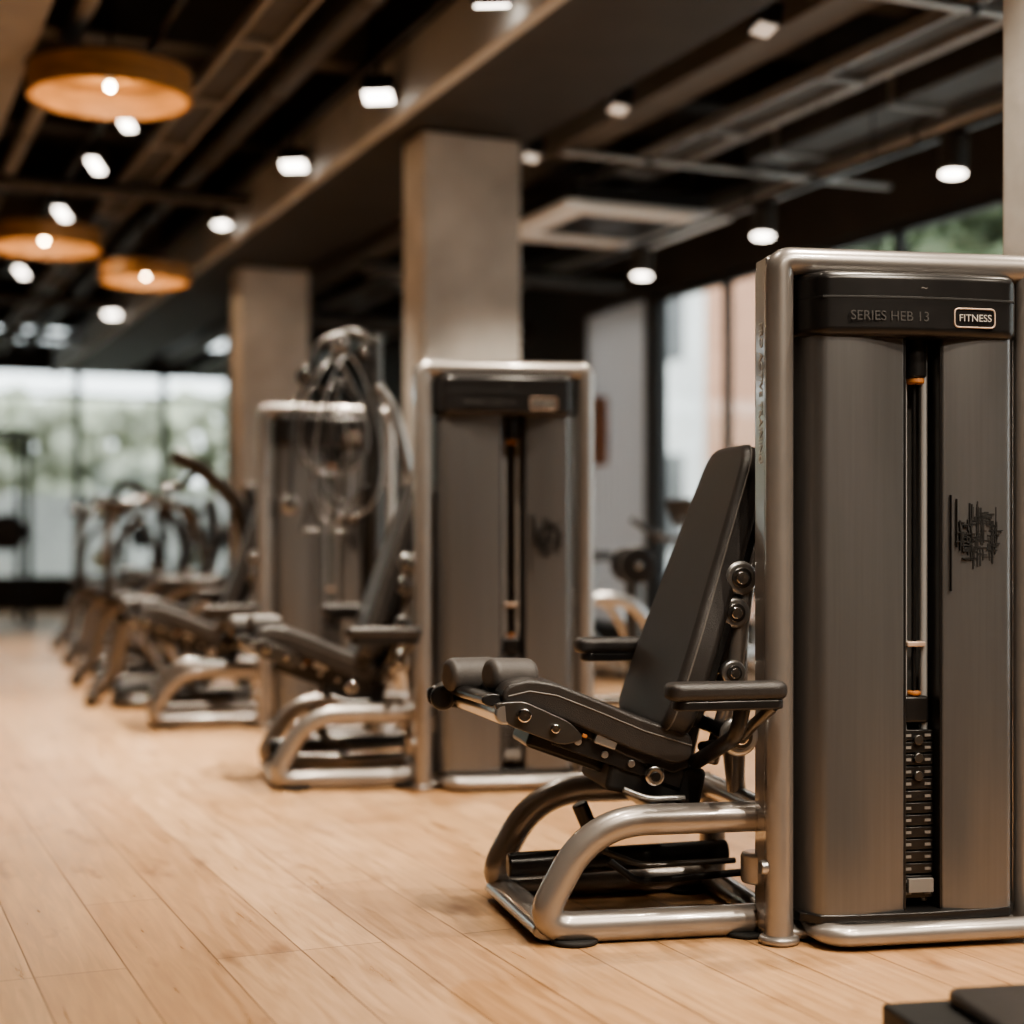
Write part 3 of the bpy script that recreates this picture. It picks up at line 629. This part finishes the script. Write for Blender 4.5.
def track(x, z, y0, y1):
    e = empty('track_lighting')
    bx('rail', x - 0.02, x + 0.02, y0, y1, z + 0.2, z + 0.235, M_BLACK, e)
    n = int((y1 - y0) / 3)
    for i in range(n): cyl('drop_rod_%d' % i, (x, y0 + 0.5 + 3 * i, z + 0.23), (x, y0 + 0.5 + 3 * i, ZC), 0.006, M_BLACK, e, 6)
    return {'e': e, 'x': x, 'z': z}
t1 = track(2.74, 3.43, -1, 19); t2 = track(1.6, 3.5, -1, 17); t3 = track(3.98, 3.38, -1, 12); t4 = track(5.38, 2.92, 1, 11.5)
spot(t1, 0.0, 140, (0.0, 0.75), 70); spot(t1, 1.4, 140, (-0.05, 0.5), 76)
for y in (3.0, 4.9): spot(t1, y, 165, (-0.05, 0.25), 72)
spot(t1, 6.7, 240, (0.25, 0.50), 64)
for y in (8.35, 10.1, 17.5): spot(t1, y, 240, (-0.25, -0.42))
spot(t1, 12.2, 260, (0.15, -0.1), 75)
spot(t2, 0.2, 120, (0.15, 0.55), 74)
for y in (2.0, 3.8): spot(t2, y, 155, (-0.1, 0.15), 72)
for y in (5.6, 7.1): spot(t2, y, 340, (-0.1, 0.12), 74)
for y in (9.7, 10.9, 12.6, 15.5): spot(t2, y, 340, (-0.15, -0.28), kind='long')
for y in (1.5, 3.2): spot(t3, y, 120, (-0.15, 0.3))
for y in (6.4, 7.9, 9.1): spot(t3, y, 170, (-0.2, 0.05), glow=M_LENSD)
for y in (3.5, 6.80, 8.66, 10.3): spot(t4, y, 85, (-0.1, -0.1), kind='round')

def pendant(x, y, z, r, h, en):
    e = empty('wooden_drum_pendant', (x, y, z))
    bm = bmesh.new(); n = 64
    prof = [(r, -h / 2), (r, h / 2), (r - 0.02, h / 2), (0.03, h / 2 - 0.002), (0.03, h / 2 - 0.02), (r - 0.025, h / 2 - 0.02), (r - 0.025, -h / 2)]
    rings = [[bm.verts.new((a * math.cos(2 * math.pi * k / n), a * math.sin(2 * math.pi * k / n), b)) for k in range(n)] for a, b in prof]
    for i in range(len(rings)):
        a = rings[i]; b = rings[(i + 1) % len(rings)]
        for k in range(n): bm.faces.new((a[k], a[(k + 1) % n], b[(k + 1) % n], b[k]))
    finish('drum', bm, M_PWOOD, e, False)
    tube('metal_band', [((r + 0.002) * math.cos(t), (r + 0.002) * math.sin(t), h / 2 - 0.01) for t in [2 * math.pi * i / 48 for i in range(48)]], 0.008, M_BLACK, e, closed=True, n=8)
    cyl('ceiling_rod', (0, 0, h / 2 - 0.03), (0, 0, ZC - z), 0.01, M_BLACK, e, 8)
    cyl('socket', (0, 0, h / 2 - 0.06), (0, 0, h / 2 - 0.01), 0.03, M_BLACK, e, 16)
    ico('bulb', (0, 0, -0.01), 0.022, M_BULB, e)
    L = bpy.data.lights.new('pendant_lamp', 'POINT'); L.energy = en; L.color = (1, 0.70, 0.42); L.shadow_soft_size = 0.03
    o = bpy.data.objects.new('pendant_lamp', L); COL.objects.link(o); o.parent = e; o.location = (0, 0, -0.05)
pendant(1.41, 9.07, 3.54, 0.45, 0.17, 10)
pendant(1.55, 13.3, 3.43, 0.45, 0.17, 10)
pendant(2.41, 13.6, 3.25, 0.37, 0.15, 8)

# ---------------------------------------------------------------- outside
bx('ground_outside', -30, 40, -30, 60, -0.3, -0.15, M_GROUND)
def hedge(x0, x1, y0, y1, z0, h, n, seed, m, name='garden_hedge', parent=None):
    rnd = random.Random(seed); bm = bmesh.new()
    for i in range(n):
        c = Vector((rnd.uniform(x0, x1), rnd.uniform(y0, y1), rnd.uniform(z0, h)))
        s = rnd.uniform(0.15, 0.42)
        mm = Matrix.Translation(c) @ Euler((rnd.random() * 6, rnd.random() * 6, 0)).to_matrix().to_4x4() @ Matrix.Diagonal((s, s * 0.8, s * 0.7, 1))
        bmesh.ops.create_icosphere(bm, subdivisions=1, radius=1, matrix=mm)
    return finish(name, bm, m, parent, False)
hedge(-7, 11, 27.6, 28.8, 0.0, 3.4, 1500, 1, M_GREEN)
bx('garden_wall', -9, 13, 26.6, 26.8, -0.15, 1.75, M_RENDER)
e = empty('garden_tree')
hedge(9.4, 11.6, 11.5, 14.2, 2.7, 5.0, 260, 2, M_GREEND, 'foliage', e)
cyl('trunk', (10.5, 12.8, -0.15), (10.5, 12.8, 3.2), 0.12, M_BARK, e)
e = empty('building_outside', (13, 12, -0.15))
bx('facade_pale', 0, 1, -16, 8.4, 0, 7, M_FACW, e)
bx('facade_brick', -0.4, 1, 8.4, 10.0, 0, 7, M_BRICK, e)
bx('facade_far', 0, 1, 10.0, 26, 0, 7, M_FACW, e)
for i in range(9):
    for j in range(2): bx('pane_%d_%d' % (i, j), -0.05, 0.02, -11 + i * 3.2, -10 + i * 3.2, 1.0 + j * 3.2, 2.6 + j * 3.2, M_PANC, e)

wd = bpy.data.worlds.new('sky'); S.world = wd; wd.use_nodes = True
bg = wd.node_tree.nodes['Background']; bg.inputs['Color'].default_value = (0.94, 0.97, 1.0, 1); bg.inputs['Strength'].default_value = 3.0

# ---------------------------------------------------------------- camera
cd = bpy.data.cameras.new('camera'); cam = bpy.data.objects.new('camera', cd); COL.objects.link(cam)
cam.location = (0, 0, 1.0); cam.rotation_euler = (math.radians(90), 0, -A)
cd.sensor_width = 36; cd.lens = 1600 / 1024 * 36; cd.shift_y = 29 / 1024
cd.dof.use_dof = True; cd.dof.focus_distance = 4.0; cd.dof.aperture_fstop = 1.1
S.camera = cam
S.view_settings.view_transform = 'AgX'
S.view_settings.look = 'AgX - Medium High Contrast'
S.view_settings.exposure = 0.55
